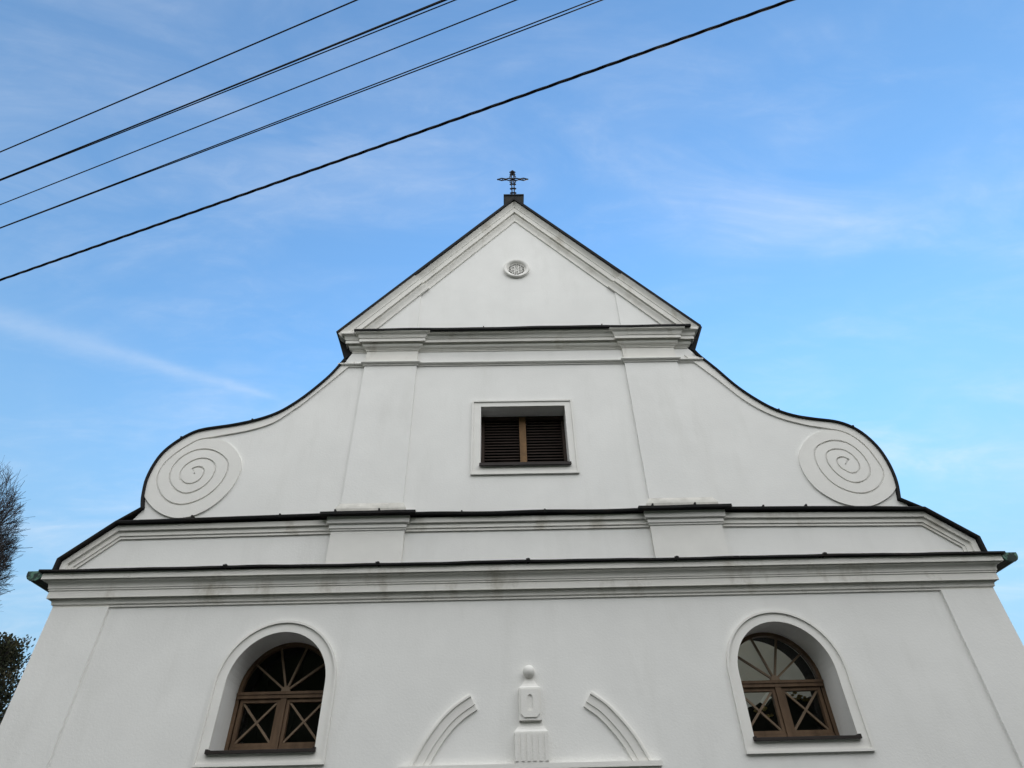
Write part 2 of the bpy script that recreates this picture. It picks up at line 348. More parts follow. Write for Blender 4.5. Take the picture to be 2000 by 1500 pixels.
for x0, x1, dz in ((-2.68, -1.68, .0), (1.69, 2.68, .0)):
    bm = BM(); box(bm, x0, x1, -.06, .2, 4.80, 5.42)
    sweep(bm, [(x0, .02), (x0, -.06), (x1, -.06), (x1, .02)], [(-.01, 5.415), (.014, 5.415), (.014, 5.436), (.030, 5.442), (.030, 5.500), (.062, 5.506), (.066, 5.572), (.066, 5.600), (-.02, 5.605)], PLAN)
    blk = obj('attic_block', bm, STUCCO, church)
    bm = BM(); sweep(bm, [(x0, .01), (x0, -.06)] + fine_path(x0, x1, -.06, .12)[1:-1] + [(x1, -.06), (x1, .01)], [(-.07, 5.70), (0, 5.672), (.144, 5.640), (.150, 5.640), (.150, 5.602), (.10, 5.602), (.055, 5.606)], PLAN)
    for x in (x0 + .05, x1 - .35): box(bm, x - .01, x + .01, -.212, -.07, 5.638, 5.672)
    wavy(bm, .003, 11); obj('flashing', bm, FLASH, blk)

# upper pilasters with flared feet
for x0, x1, g0, g1 in ((-2.612, -1.742, -2.70, -1.69), (1.750, 2.640, 1.715, 2.725)):
    bm = BM(); box(bm, x0, x1, -.04, .2, 5.76, 8.44)
    pil = obj('pilaster', bm, PLASTER, church); bm = BM()
    loft(bm, [[(a, y, z) for a, y in ((x0 - e, .05), (x0 - e, -.04 - e), (x1 + e, -.04 - e), (x1 + e, .05))] for e, z in ((.055, 5.60), (.055, 5.735), (.040, 5.775), (.024, 5.805), (.010, 5.825), (.004, 5.835), (.001, 5.84))], closed=False)
    obj('pilaster_foot', bm, FOOT, pil)

# upper cornice: frieze torus and crowning mouldings, breaking forward over the pilasters
up = [(-2.85, .02), (-2.85, 0), (-2.612, 0), (-2.612, -.04), (-1.742, -.04), (-1.742, 0), (1.750, 0), (1.750, -.04), (2.640, -.04), (2.640, 0), (2.875, 0), (2.875, .02)]
UC = [(-.01, 8.728), (.015, 8.728), (.015, 8.748), (.030, 8.752), (.030, 8.768)] + ovolo(.034, 8.770, .080, 8.832, 5) + [(.083, 8.880), (.112, 8.880), (.115, 8.846), (.126, 8.844), (.126, 8.908), (.140, 8.912), (.140, 8.928)] + cavetto(.146, 8.932, .188, 8.992, 5) + [(.205, 9.0), (.205, 9.045), (-.01, 9.06)]
bm = BM(); sweep(bm, up, UC, PLAN)
# frieze blocks above the pilasters
for x0, x1 in ((-2.612, -1.742), (1.750, 2.640)): box(bm, x0, x1, -.04, .1, 8.43, 8.74)
uc = obj('upper_cornice', bm, CORNICE, church)
tpath = [(-3.00, .02), (-3.00, 0), (-2.612, 0), (-2.612, -.04), (-1.742, -.04), (-1.742, 0), (1.750, 0), (1.750, -.04), (2.640, -.04), (2.640, 0), (3.03, 0), (3.03, .02)]
TO = [(-.01, 8.400), (.018, 8.400), (.018, 8.424)] + [(.020 + .040 * math.sin(math.pi * t / 8), 8.450 - .026 * math.cos(math.pi * t / 8)) for t in range(9)] + [(-.01, 8.480)]
bm = BM(); sweep(bm, tpath, TO, PLAN); obj('torus_moulding', bm, STUCCO, uc)
bm = BM()
fl = fine_path(-2.83, 2.955, 0, .12)
pr = [(-.02, 9.12), (.235, 9.058), (.262, 9.058), (.262, 9.020), (.225, 9.018), (.20, 9.03), (-.02, 9.08)]
sweep(bm, fl, pr, PLAN)
for x in (-.62, 1.42): box(bm, x - .008, x + .008, -.262, -.1, 9.05, 9.085)
for v in bm.verts: v.co.z += .012 * v.co.x / 3 + .006 * math.sin(v.co.x * 2.2) + .003 * math.sin(v.co.x * 6)
obj('flashing', bm, FLASH, uc)

# gable: raking cornice, metal coping, side strips, pilaster continuation
GP = lambda e: [(.035, -.01), (.035, .150 + e)] + [(.04 + .098 * t, .148 + e - .050 * math.sin(t * math.pi / 2)) for t in (0, .2, .4, .6, .8, 1.)] + [(.142, .088 + e), (.230, .086 + e), (.226, .050 + e), (.252, .036 + e), (.258, .058 + e), (.264, .060 + e)] + [(.27 + .085 * t, .058 + e - .034 * math.sin(t * math.pi / 2)) for t in (0, .25, .5, .75, 1.)] + [(.360, .022 + e), (.376, .022 + e), (.376, -.01)]
sl_l = (APEX[1] - GAP_L[1]) / (APEX[0] - GAP_L[0]); sl_r = (APEX[1] - GAP_R[1]) / (APEX[0] - GAP_R[0])
bm = BM(); sweep(bm, [GAP_L, APEX, GAP_R], GP(0), ELEV)
for pth in ([GAP_L, (-1.95, GAP_L[1] + sl_l * (-1.95 - GAP_L[0]))], [(1.985, GAP_R[1] + sl_r * (1.985 - GAP_R[0])), GAP_R]):
    sweep(bm, pth, GP(.028), ELEV)
gc = obj('gable_cornice', bm, CORNICE, church)
bm = BM(); sweep(bm, [GAP_L] + [tuple(Vector(GAP_L).lerp(Vector(APEX), k / 14)) for k in range(1, 14)] + [APEX] + [tuple(Vector(APEX).lerp(Vector(GAP_R), k / 14)) for k in range(1, 14)] + [GAP_R], [(.040, .62 * -1), (.040, .155), (.040, .185), (-.004, .192), (-.012, .185), (-.012, -.62)], ELEV)
obj('coping', bm, FLASH, gc)
for poly in ([(-3.20, 9.185), (-2.995, 8.610), (-2.868, 8.742), (-2.90, 8.86), (-3.11, 9.20), (-3.19, 9.21)], [(3.265, 9.262), (3.018, 8.687), (2.89, 8.775), (2.92, 8.88), (3.13, 9.26), (3.25, 9.285)]):
    bm = BM(); prism(bm, poly, .022, .62); obj('gable_end_sheet', bm, FLASH, gc)
for s, poly in ((-1, [(-1.80, 9.0), (-1.80, 10.42), (-2.80, 9.16), (-2.80, 9.0)]), (1, [(1.808, 9.0), (2.82, 9.0), (2.82, 9.16), (1.808, 10.46)])):
    bm = BM(); prism(bm, poly, -.025, .1); obj('gable_strip', bm, PLASTER, church)

# scroll reliefs: border strip running into the spiral volute
def scroll(side, C, I, Sp, centre):
    c = np.array(centre); s = -side
    def pol(pts): # angle measured counter-clockwise for the left wing, mirrored for the right
        p = np.array(pts) - c; a = np.unwrap(np.arctan2(p[:, 1], p[:, 0] * s)); return a, np.hypot(p[:, 0], p[:, 1])
    Sp = spline(Sp, 420); a, r = pol(Sp)
    a += 2 * math.pi * round((math.radians(207) - a[0]) / (2 * math.pi))
    order = np.maximum.accumulate(a + np.arange(len(a)) * 1e-9)
    rS = lambda t: np.interp(t, order, r)
    k = np.ones(9) / 9; r = np.convolve(np.pad(r, 4, 'edge'), k, 'valid')
    Cc = [q for q in C if q[1] < 7.32]; ac, rc = pol(spline([T(*q, .05) for q in Cc], 60)); ac += 2 * math.pi * round((math.radians(150) - ac.mean()) / (2 * math.pi))
    oc = np.argsort(ac); rC = lambda t: np.interp(t, ac[oc], rc[oc])
    g = .013; t0 = math.radians(100); t1 = a[0]; tend = a[-1] - 2 * math.pi
    O, J = [], []
    # arm: outer contour and inner line, matched by length
    arm = [T(*q, .05) for q in C]; cut = [i for i, q in enumerate(C) if q[1] < 7.22][0]
    A = spline(arm[1:cut + 1], 40)
    pe = lambda t, rr: (c[0] + s * rr * math.cos(t), c[1] + rr * math.sin(t))
    t0 = float(pol([A[-1]])[0][0]) % (2 * math.pi)
    B = spline(list(I) + [pe(t0, rS(t0 + 2 * math.pi) + g)], 40)
    for o_, i_ in zip(A, B): O.append(o_); J.append(i_)
    n = 300
    for q in range(1, n + 1):
        t = t0 + (tend - t0) * q / n
        w = min(1, max(0, (t - t1) / .25))
        ro = rC(t) if t < t1 else (1 - w) * min(rC(t), rS(t) + .03) + w * rS(t) if w < 1 else rS(t)
        if t >= t1: ro = rS(t)
        O.append(pe(t, ro - (0.006 if t < t1 else g * min(1, max(0, (t - t1 - 3.9) / .6)))))
        J.append(pe(t, min(rS(t + 2 * math.pi) + g, ro - .004)))
    for q in range(1, 97):
        t = tend + (a[-1] - tend) * q / 100
        O.append(pe(t, max(.03, rS(t) - g))); J.append(pe(t, .02 * (1 - q / 100)))
    bm = BM()
    P = .024
    loft(bm, [[(x, .01, z) for x, z in O], [(x, -P, z) for x, z in O], [(x, -P, z) for x, z in J], [(x, .01, z) for x, z in J]], closed=False)
    return obj('scroll_relief', bm, STUCCO, church)
scroll(-1, CL, IL, SL, (-4.83, 6.39)); scroll(1, CR, IR, SR, (4.76, 6.36))
# sheet-metal coping of the wings
for pth, s in ((pathL[::-1], 1), (pathR, 1)):
    foot = [T(-5.72, 5.64, .05)] if pth[0][0] < -4 else []
    foot2 = [T(5.66, 5.62, .05)] if pth[0][0] > 0 else []
    bm = BM(); sweep(bm, foot + pth + foot2, [(.026, -.6), (.026, .05), (.0, .06), (-.008, .052), (-.008, -.6)], ELEV)
    xs = [pth[i] for i in ((18, 33) if pth[0][0] < 0 else (24, 40))]
    for x, z in xs: box(bm, x - .012, x + .012, -.06, .05, z - .01, z + .022)
    obj('wing_coping', bm, FLASH, church)

# apex pedestal and wrought-iron cross
bm = BM(); box(bm, -.208, .208, .03, .50, 12.7, 13.352); box(bm, -.222, .222, .015, .515, 13.335, 13.372)
ped = obj('cross_pedestal', bm, PEDM, church)
bm = BM(); CY, ZX = .26, 14.325
def bead(x, z, r, horiz=False):
    bmesh.ops.create_uvsphere(bm, u_segments=8, v_segments=6, radius=r, matrix=Matrix.Translation((x, CY, z)) @ Matrix.Diagonal(((.6 if horiz else 1.), .7, (1. if horiz else .6), 1)))
for dx in (-.026, .026): tube(bm, [(dx, CY, 13.3), (dx, CY, ZX + .16)], .0135, 5)
zs = [13.44, 13.60, 13.775, 13.945, 14.12]
for i, z in enumerate(zs):
    tube(bm, [(-.060, CY, z), (-.03, CY, z + .012), (.03, CY, z + .012), (.060, CY, z)], .021, 6); bead(-.062, z, .018); bead(.062, z, .018)
    z2 = zs[i + 1] if i < 4 else ZX
    for s in (-1, 1): tube(bm, [(s * .046, CY, z + .02), (s * .012, CY, (z + z2) / 2), (s * .046, CY, z2 - .02)], .0125, 5)
for s in (-1, 1):
    for dz in (-.030, .030):
        tube(bm, [(0, CY, ZX + dz), (s * .10, CY, ZX + dz * 1.35), (s * .16, CY, ZX + dz * .3), (s * .20, CY, ZX + dz * .9), (s * .255, CY, ZX + dz * 1.5), (s * .345, CY, ZX)], .0155, 5)
    bead(s * .165, ZX, .036, True); bead(s * .352, ZX, .024, True); bead(s * .24, ZX, .014)
    for dx in (-.03, .03): tube(bm, [(dx, CY, ZX + s * .02), (dx * 2.3, CY, ZX + s * .10), (dx * .7, CY, ZX + s * .17)], .014, 5)
for z, w in ((ZX + .185, .06), (ZX + .245, .03), (ZX + .295, .062)):
    tube(bm, [(-w, CY, z), (w, CY, z)], .019, 6); bead(-w, z, .017); bead(w, z, .017)
for s in (-1, 1): tube(bm, [(s * .02, CY, ZX + .16), (s * .045, CY, ZX + .24), (s * .05, CY, ZX + .30), (0, CY, ZX + .36)], .0145, 5)
bead(0, ZX + .36, .022); bead(0, ZX, .055)
obj('iron_cross', bm, IRON, church)

# rosette vent
mx_, mz_ = MED
bm = BM(); prof = [(.244, .01), (.250, -.016), (.248, -.044), (.238, -.054), (.214, -.052), (.196, -.042), (.180, -.026), (.172, .0), (.172, .05)]
loft(bm, [[(mx_ + r * math.cos(2 * math.pi * i / 48), y, mz_ + r * math.sin(2 * math.pi * i / 48)) for i in range(48)] for r, y in prof])
vent = obj('rosette_vent', bm, STUCCO, church, smooth=False)
bm = BM(); ty = -.004
ring(bm, mx_, ty, mz_, .165, .010, 36); ring(bm, mx_, ty, mz_, .036, .0085, 20)
for k in range(6):
    t = math.pi / 6 + k * math.pi / 3
    ring(bm, mx_ + .082 * math.cos(t), ty, mz_ + .082 * math.sin(t), .036, .008, 18)
    t2 = t + math.pi / 6
    tube(bm, [(mx_ + .045 * math.cos(t2), ty, mz_ + .045 * math.sin(t2)), (mx_ + .10 * math.cos(t2), ty, mz_ + .10 * math.sin(t2))], .008, 5)
    ring(bm, mx_ + .082 * math.cos(t), ty, mz_ + .082 * math.sin(t), .011, .007, 10)
    ring(bm, mx_ + .126 * math.cos(t2), ty, mz_ + .126 * math.sin(t2), .026, .0075, 14)
    tube(bm, [(mx_ + .118 * math.cos(t), ty, mz_ + .118 * math.sin(t)), (mx_ + .165 * math.cos(t), ty, mz_ + .165 * math.sin(t))], .008, 5)
    tube(bm, [(mx_, ty, mz_), (mx_ + .036 * math.cos(t2), ty, mz_ + .036 * math.sin(t2))], .007, 5)
obj('tracery', bm, STUCCO, vent)
bm = BM(); prism(bm, circ(mx_, mz_, .20, 24), .10, .16); obj('vent_backing', bm, DARKIN, vent)  # dark disc stands in for the shade inside the vent

# louvred window of the bell loft
bm = BM(); yl = .27
for a, b in ((LO[0] + .002, LO[0] + .05), (LO[1] - .05, LO[1] - .002)): box(bm, a, b, yl, yl + .12, LO[2], LO[3])
box(bm, LO[0] + .05, LO[1] - .05, yl, yl + .12, LO[3] - .06, LO[3] - .002); box(bm, LO[0] + .05, LO[1] - .05, yl, yl + .12, LO[2] + .002, LO[2] + .05)
lw = obj('louvred_window', bm, SLAT, church)
bm = BM(); box(bm, -.052, .052, yl - .018, yl + .11, LO[2] + .02, LO[3] - .03); obj('mullion', bm, GOLDW, lw)
for a, b in ((LO[0] + .052, -.054), (.054, LO[1] - .052)):
    bm = BM(); n = 19
    for k in range(n):
        z = LO[2] + .06 + (LO[3] - LO[2] - .13) * k / (n - 1)
        v = [bm.verts.new(q) for q in ((a, yl + .012, z - .010), (b, yl + .012, z - .010), (b, yl + .085, z + .030), (a, yl + .085, z + .030), (a, yl + .012, z + .008), (b, yl + .012, z + .008), (b, yl + .085, z + .046), (a, yl + .085, z + .046))]
        for f in ((0, 1, 2, 3), (4, 7, 6, 5), (0, 4, 5, 1), (3, 2, 6, 7), (0, 3, 7, 4), (1, 5, 6, 2)): bm.faces.new([v[i] for i in f])
    obj('slats', bm, SLAT, lw)
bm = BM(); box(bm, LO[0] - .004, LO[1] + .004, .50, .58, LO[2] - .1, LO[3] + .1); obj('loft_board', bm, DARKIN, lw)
rect = lambda a, b, c_, d: [(a, c_), (a, d), (b, d), (b, c_)]
def L3(lp, y): return [(x, y, z) for x, z in lp]
def grow(r4, e): a, b, c_, d = r4; return rect(a - e, b + e, c_ - e, d + e)
ro = (-.800, .800, 6.285, 7.645)
bm = BM(); loft(bm, [L3(rect(*ro), .01), L3(rect(*ro), -.032), L3(grow(ro, -.028), -.032), L3(grow(ro, -.030), -.014), L3(grow((LO[0], LO[1], LO[2], LO[3]), -.003), -.014), L3(grow((LO[0], LO[1], LO[2], LO[3]), -.003), .03)])
obj('surround', bm, STUCCO, lw)
bm = BM(); box(bm, LO[0] - .012, LO[1] + .014, -.055, .265, 6.434, 6.458); box(bm, LO[0] - .012, LO[1] + .014, -.060, -.050, 6.418, 6.462); obj('sill', bm, SILLM, lw)

# arched windows
def arched_window(cx_):
    bm = BM(); y0, y1 = .42, .50
    # fixed wooden frame: arch, jambs, transom, post
    a0, a1 = arch(cx_, RA - .002, ZB + .05), arch(cx_, RA - .045, ZB + .05)
    loft(bm, [L3(a0, y1), L3(a0, y0), L3(a1, y0), L3(a1, y1)], closed=False)
    box(bm, cx_ - RA + .01, cx_ + RA - .01, y0 - .022, y1, ZC - .072, ZC + .004); box(bm, cx_ - RA + .01, cx_ + RA - .01, y0 - .034, y1 - .02, ZC - .030, ZC - .006)
    box(bm, cx_ - .036, cx_ + .036, y0 - .016, y1, ZB + .05, ZC - .072); box(bm, cx_ - RA + .058, cx_ + RA - .058, y0, y1, ZB + .03, ZB + .105)
    w = obj('arched_window', bm, WOOD, church)
    z0, z1 = ZB + .107, ZC - .076
    for a, b in ((cx_ - RA + .062, cx_ - .039), (cx_ + .039, cx_ + RA - .062)):
        bm = BM(); e = .038
        box(bm, a, b, y0 + .004, y1 - .01, z0, z0 + e); box(bm, a, b, y0 + .004, y1 - .01, z1 - e, z1)
        box(bm, a, a + e, y0 + .004, y1 - .01, z0 + e, z1 - e); box(bm, b - e, b, y0 + .004, y1 - .01, z0 + e, z1 - e)
        cs = obj('casement', bm, WOOD, w)
        bm = BM()
        q = [(a + e, z0 + e), (b - e, z1 - e), (a + e, z1 - e), (b - e, z0 + e)]
        for i, (p, p2) in enumerate(((q[0], q[1]), (q[2], q[3]))):
            d = (Vector(p2) - Vector(p)).normalized(); nn = Vector((-d.y, d.x)) * .0115
            prism(bm, [tuple(Vector(p) + nn), tuple(Vector(p) - nn), tuple(Vector(p2) - nn), tuple(Vector(p2) + nn)], y0 + .014 + .003 * i, y0 + .045)
        obj('crossed_muntin', bm, MUNTIN, w)
    bm = BM(); hub = (cx_, ZC + .012)
    for k, deg in enumerate((36, 72, 108, 144)):
        t = math.radians(deg); d = Vector((math.cos(t), math.sin(t))); nn = Vector((-d.y, d.x)) * .0115; p = Vector(hub); p2 = p + d * (RA - .055)
        prism(bm, [tuple(p + nn), tuple(p - nn), tuple(p2 - nn), tuple(p2 + nn)], y0 + .006 + .003 * k, y0 + .045)
    prism(bm, [(cx_ + .055 * math.cos(math.pi * i / 6), ZC + .004 + .062 * math.sin(math.pi * i / 6)) for i in range(7)], y0 - .012, y0 + .05)
    obj('fanlight_muntin', bm, MUNTIN, w)
    bm = BM(); lp = arch(cx_, RA - .05, ZB + .09); bm.faces.new([bm.verts.new((x, y0 + .05, z)) for x, z in lp]); obj('pane', bm, GLASS, w)
    # plaster surround with raised outer bead
    zb = 2.685; o0, o1, o2 = arch(cx_, .716, zb), arch(cx_, .690, zb + .028), arch(cx_, .688, zb + .030); op = arch(cx_, RA - .003, ZB + .002)
    bm = BM(); loft(bm, [L3(o0, .01), L3(o0, -.036), L3(o1, -.036), L3(o2, -.014), L3(op, -.014), L3(op, .03)]); obj('surround', bm, STUCCO, w)
    bm = BM()
    v = [(cx_ + sx_ * (RA + .006), y, z) for sx_ in (-1, 1) for y, z in ((-.060, 2.806), (-.060, 2.832), (-.05, 2.838), (.42, 2.884), (.42, 2.83), (-.05, 2.806))]
    a = [bm.verts.new(q) for q in v[:6]]; b = [bm.verts.new(q) for q in v[6:]]
    bm.faces.new(a); bm.faces.new(b)
    for i in range(6): bm.faces.new((a[i], a[(i + 1) % 6], b[(i + 1) % 6], b[i]))
    for sx_ in (-1, 1): x = cx_ + sx_ * RA; box(bm, x - .014, x + .014, -.058, .03, 2.806, 2.850)
    obj('sill', bm, SILLM, w)
    return w
arched_window(-WL); arched_window(WL)

# inside of the nave: thick west wall with wider inner reveals, side walls with windows, flat ceiling
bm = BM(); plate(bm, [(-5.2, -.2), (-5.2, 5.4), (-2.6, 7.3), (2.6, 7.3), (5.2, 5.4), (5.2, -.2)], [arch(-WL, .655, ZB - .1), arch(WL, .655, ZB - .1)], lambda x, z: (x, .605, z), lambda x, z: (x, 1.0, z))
obj('inner_wall', bm, DARKIN, church)  # dark colour stands in for the shadow on the inner reveals
LEN = 17.
for s in (-1, 1):
    xo = 5.985 if s > 0 else -6.015
    bm = BM(); hs = [[(y - 1.2, 1.4)] + [(y - 1.2 * math.cos(math.pi * i / 12), 4.1 + .55 * math.sin(math.pi * i / 12)) for i in range(13)] + [(y + 1.2, 1.4)] for y in (3.0, 6.3, 9.6, 12.9)]
    plate(bm, [(.605, -.3), (.605, 4.86), (LEN, 4.86), (LEN, -.3)], hs, lambda y, z: (xo, y, z), lambda y, z: (s * 5.2, y, z))
    obj('side_wall', bm, INNER if False else PLASTER, church)
bm = BM(); plate(bm, [(-6.0, -.3), (-6.0, 4.8), (0, 9.9), (6.0, 4.8), (6.0, -.3)], [[(-3.6, 1.2), (-3.6, 4.6), (-2.5, 6.0), (2.5, 6.0), (3.6, 4.6), (3.6, 1.2)]], lambda x, z: (x, LEN, z), lambda x, z: (x, LEN + .6, z)); obj('rear_wall', bm, PLASTER, church)  # wide rear opening added to brighten the nave inside
bm = BM(); n = 20
loft(bm, [[(5.2 * math.cos(math.pi * i / n), y, 4.86 + 2.4 * math.sin(math.pi * i / n)) for i in range(n + 1)] for y in (1.0, LEN)], closed=False); obj('vault', bm, INNER, church)
bm = BM(); box(bm, -5.2, 5.2, 1.0, LEN, -.11, .03); obj('nave_floor', bm, INNER, church)
# roof: two slopes hidden behind the gable from the street
bm = BM()
for s in (-1, 1):
    v = [(s * 6.40, .62, 4.93), (0, .62, 10.2), (0, LEN + 1, 10.2), (s * 6.40, LEN + 1, 4.93)]; a = [bm.verts.new(q) for q in v]; b = [bm.verts.new((x, y, z - .08)) for x, y, z in v]
    bm.faces.new(a); bm.faces.new(b)
    for i in range(4): bm.faces.new((a[i], a[(i + 1) % 4], b[(i + 1) % 4], b[i]))
obj('roof', bm, TILE, church)
for s in (-1, 1):
    bm = BM(); cxg, czg, rg = s * 6.475, 4.925, .105
    pr = [(rg * math.cos(math.pi * (1 + k / 8)), rg * .95 * math.sin(math.pi * (1 + k / 8))) for k in range(9)]
    loft(bm, [[(cxg + a, y, czg + b) for a, b in pr] for y in (.02, LEN + 1)], closed=False)
    loft(bm, [[(cxg + a * .94, y, czg + b * .94) for a, b in pr] for y in (.02, LEN + 1)], closed=False)
    for e in (-1, 1): tube(bm, [(cxg + e * rg, .02, czg + .004), (cxg + e * rg, LEN + 1, czg + .004)], .012, 6)
    box(bm, s * 6.0 if s > 0 else -6.40, 6.40 if s > 0 else -6.03, .66, LEN + 1, 4.78, 4.835)
    g = obj('gutter', bm, COPPER, church)
    bm = BM(); prism(bm, [(cxg + a * 1.03, czg + b * 1.03) for a, b in pr] + [(cxg + rg, czg + .03), (cxg - rg, czg + .03)], .006, .022); obj('gutter_end', bm, GREENC, g)

# portal relief: broken segmental pediment with an obelisk, on a moulded shelf
AOL = [(-.745, 3.343), (-.886, 3.258), (-1.025, 3.147), (-1.158, 2.996), (-1.271, 2.835), (-1.371, 2.653), (-1.39, 2.60)]
AOR = [(.667, 3.343), (.839, 3.222), (1.005, 3.045), (1.136, 2.866), (1.250, 2.653), (1.275, 2.60)]
bm = BM(); box(bm, -1.50, 1.365, -.085, .1, 2.590, 2.640); box(bm, -1.46, 1.33, -.06, .1, 2.54, 2.590); port = obj('portal_shelf', bm, STUCCO, church)
PP = [(-.022, -.01), (-.022, .022), (.0, .026), (.004, .058), (.024, .058), (.034, .040), (.118, .036), (.120, .024), (.176, .022), (.180, -.01)]
for pth in (spline(AOL[::-1], 24), spline(AOR, 24)):
    bm = BM(); sweep(bm, pth, PP, ELEV); obj('pediment_arc', bm, STUCCO, port)
xc = -.050
bm = BM()
def sect(w, d, z): return [(xc - w, .03, z), (xc - w * .97, -d * .76, z), (xc + w * .97, -d * .76, z), (xc + w, .03, z)]
loft(bm, [sect(*q) for q in ((.190, .115, 2.595), (.190, .110, 2.945), (.172, .088, 2.97), (.150, .070, 3.00), (.136, .062, 3.03), (.130, .060, 3.055), (.131, .115, 3.056), (.131, .115, 3.392), (.128, .112, 3.398), (.108, .095, 3.412), (.082, .078, 3.440), (.062, .064, 3.475), (.050, .056, 3.515), (.030, .05, 3.53))], closed=False)
# fluted shaft: raised fillets
for dx in (-.165, -.098, -.032, .032, .098, .165): box(bm, xc + dx - .019, xc + dx + .019, -.095, -.07, 2.66, 2.93)
# sunk panel round a niche
fr = [(-.105, 3.085 + .035), (-.105, 3.375), (.105, 3.375), (.105, 3.12), (.07, 3.085), (-.07, 3.085)]
fi = [(-.09, 3.125), (-.09, 3.36), (.09, 3.36), (.09, 3.125), (.062, 3.1), (-.062, 3.1)]
nic = [(xc + .030 * math.cos(math.pi * i / 10), 3.285 + .036 * math.sin(math.pi * i / 10)) for i in range(11)] + [(xc + .030 * math.cos(math.pi + math.pi * i / 10), 3.185 + .036 * math.sin(math.pi + math.pi * i / 10)) for i in range(11)]
plate(bm, [(xc + a, b) for a, b in fr], [nic], lambda x, z: (x, -.100, z), lambda x, z: (x, -.08, z))
ob = obj('obelisk_relief', bm, STUCCO, port)
bm = BM(); bmesh.ops.create_uvsphere(bm, u_segments=20, v_segments=14, radius=.072, matrix=Matrix.Translation((xc, -.045, 3.575))); obj('ball_finial', bm, STUCCO, port, smooth=True)
# plain portal below, out of the picture
bm = BM()
for a, b in ((-1.30, -1.0), (.88, 1.18)): box(bm, a, b, -.05, .1, -.1, 2.54)
box(bm, -1.0, .88, -.04, .1, 2.25, 2.54); obj('portal_frame', bm, STUCCO, church)
bm = BM(); box(bm, -1.0, .88, -.015, .05, 0.02, 2.25)
for a, b in ((-.93, -.12), (0.0, .81)):
    for c_, d in ((.2, 1.0), (1.1, 2.1)): box(bm, a, b, -.032, 0, c_, d)
obj('door', bm, WOOD, church)

# dark carved case with gilded leaves standing inside, seen through the right window
case = bpy.data.objects.new('carved_case', None); COL.objects.link(case); case.location = (0, 0, 0)
tag(case, 'dark carved case with gilt leaves behind the glass of the right arched window', 'church furniture')
bm = BM(); top = []
r3 = random.Random(5)
for i in range(31):
    x = 2.7 + 2.3 * i / 30; base_z = 3.50 - .22 * max(0, (3.35 - x) / .65)
    top.append((x, base_z + r3.uniform(-.045, .045)))
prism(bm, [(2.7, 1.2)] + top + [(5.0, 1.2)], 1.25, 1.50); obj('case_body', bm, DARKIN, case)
for (x, z) in ((3.24, 3.53), (3.30, 3.50), (3.52, 3.49), (3.66, 3.50), (3.70, 3.45), (3.80, 3.47), (3.02, 3.34), (3.08, 3.36), (3.15, 3.28), (3.56, 3.54)):
    bm = BM()
    for _ in range(4):
        dx, dz, r = r3.uniform(-.045, .045), r3.uniform(-.02, .02), r3.uniform(.016, .030)
        bmesh.ops.create_icosphere(bm, subdivisions=1, radius=r, matrix=Matrix.Translation((x + dx, 1.24, z + dz)) @ Matrix.Diagonal((1.3, .4, .8, 1)))
    obj('gilt_leaf', bm, GILT, case)
bm = BM(); box(bm, -4.9, -1.4, 1.15, 1.25, .8, 4.6)  # board added behind the left window so its glass stays dark
for k in range(8): box(bm, -4.9 + .44 * k, -4.86 + .44 * k, 1.12, 1.15, .8, 4.6)
tag(obj('window_dark_board', bm, DARKIN), 'added dark board that keeps the left arched window black inside', 'added board')

# ------------------------------------------------------------------ overhead cables across the street
def cable(p0, p1, r, name, label, sag=.10, twist=0, group='overhead cables above the street'):
    a, b = Vector(p0), Vector(p1); d = (b - a).normalized(); A = a - d * 20; B = b + d * 24; n = 90
    pts = []
    for i in range(n + 1):
        t = i / n; p = A.lerp(B, t); u = ((p - a).dot(d)) / (b - a).length
        p.z += sag * (u * u - u); pts.append(p)
    bm = BM()
    if twist:
        side = d.cross(Vector((0, 0, 1))).normalized(); n2 = 700
        for k in range(twist):
            q = []
            for i in range(n2 + 1):
                t = i / n2 * n; j = min(int(t), n - 1); p = pts[j].lerp(pts[j + 1], t - j); ph = i / n2 * (B - A).length / .62 * 2 * math.pi + k * 2 * math.pi / twist
                q.append(p + side * math.cos(ph) * r * .42 + Vector((0, 0, 1)) * math.sin(ph) * r * .42)
            tube(bm, q, r * .62, 6)
    else: tube(bm, pts, r, 6)
    o = obj(name, bm, CABLE, smooth=True); tag(o, label, 'cable', group)
    return o
CZ = 8.0
cable((-5.795, -4.181, CZ), (-1.603, -5.662, CZ), .0068, 'overhead_cable', 'single thin black wire nearest the top left corner, highest of the wires', .03)
cable((-6.011, -3.841, CZ), (-.90, -5.618, CZ), .0080, 'overhead_cable', 'thin black wire second from the top left, upper strand of the close triple run', .03)
cable((-6.005, -3.835, CZ + .01), (-.855, -5.640, CZ + .01), .0060, 'overhead_cable', 'thin black wire in the middle of the close triple run second from the top left', .03)
cable((-6.018, -3.832, CZ - .01), (-.757, -5.640, CZ - .01), .0058, 'overhead_cable', 'thin black wire splitting off below the close triple run second from the top left', .03)
cable((-6.223, -3.509, CZ), (-.133, -5.655, CZ), .0062, 'overhead_cable', 'single thin black wire midway between the close triple run and the lower pair', .03)
cable((-6.431, -3.182, CZ), (.548, -5.640, CZ), .0062, 'overhead_cable', 'upper wire of the thin pair running just above the thick twisted cable', .03)
cable((-6.436, -3.178, CZ - .008), (.626, -5.640, CZ - .008), .0062, 'overhead_cable', 'lower wire of the thin pair running just above the thick twisted cable', .03)
cable((-5.913, -3.215, 7.0), (2.006, -5.990, 7.0), .0140, 'overhead_cable', 'thick black twisted bundle cable, lowest and heaviest of all the wires', .05, twist=3)

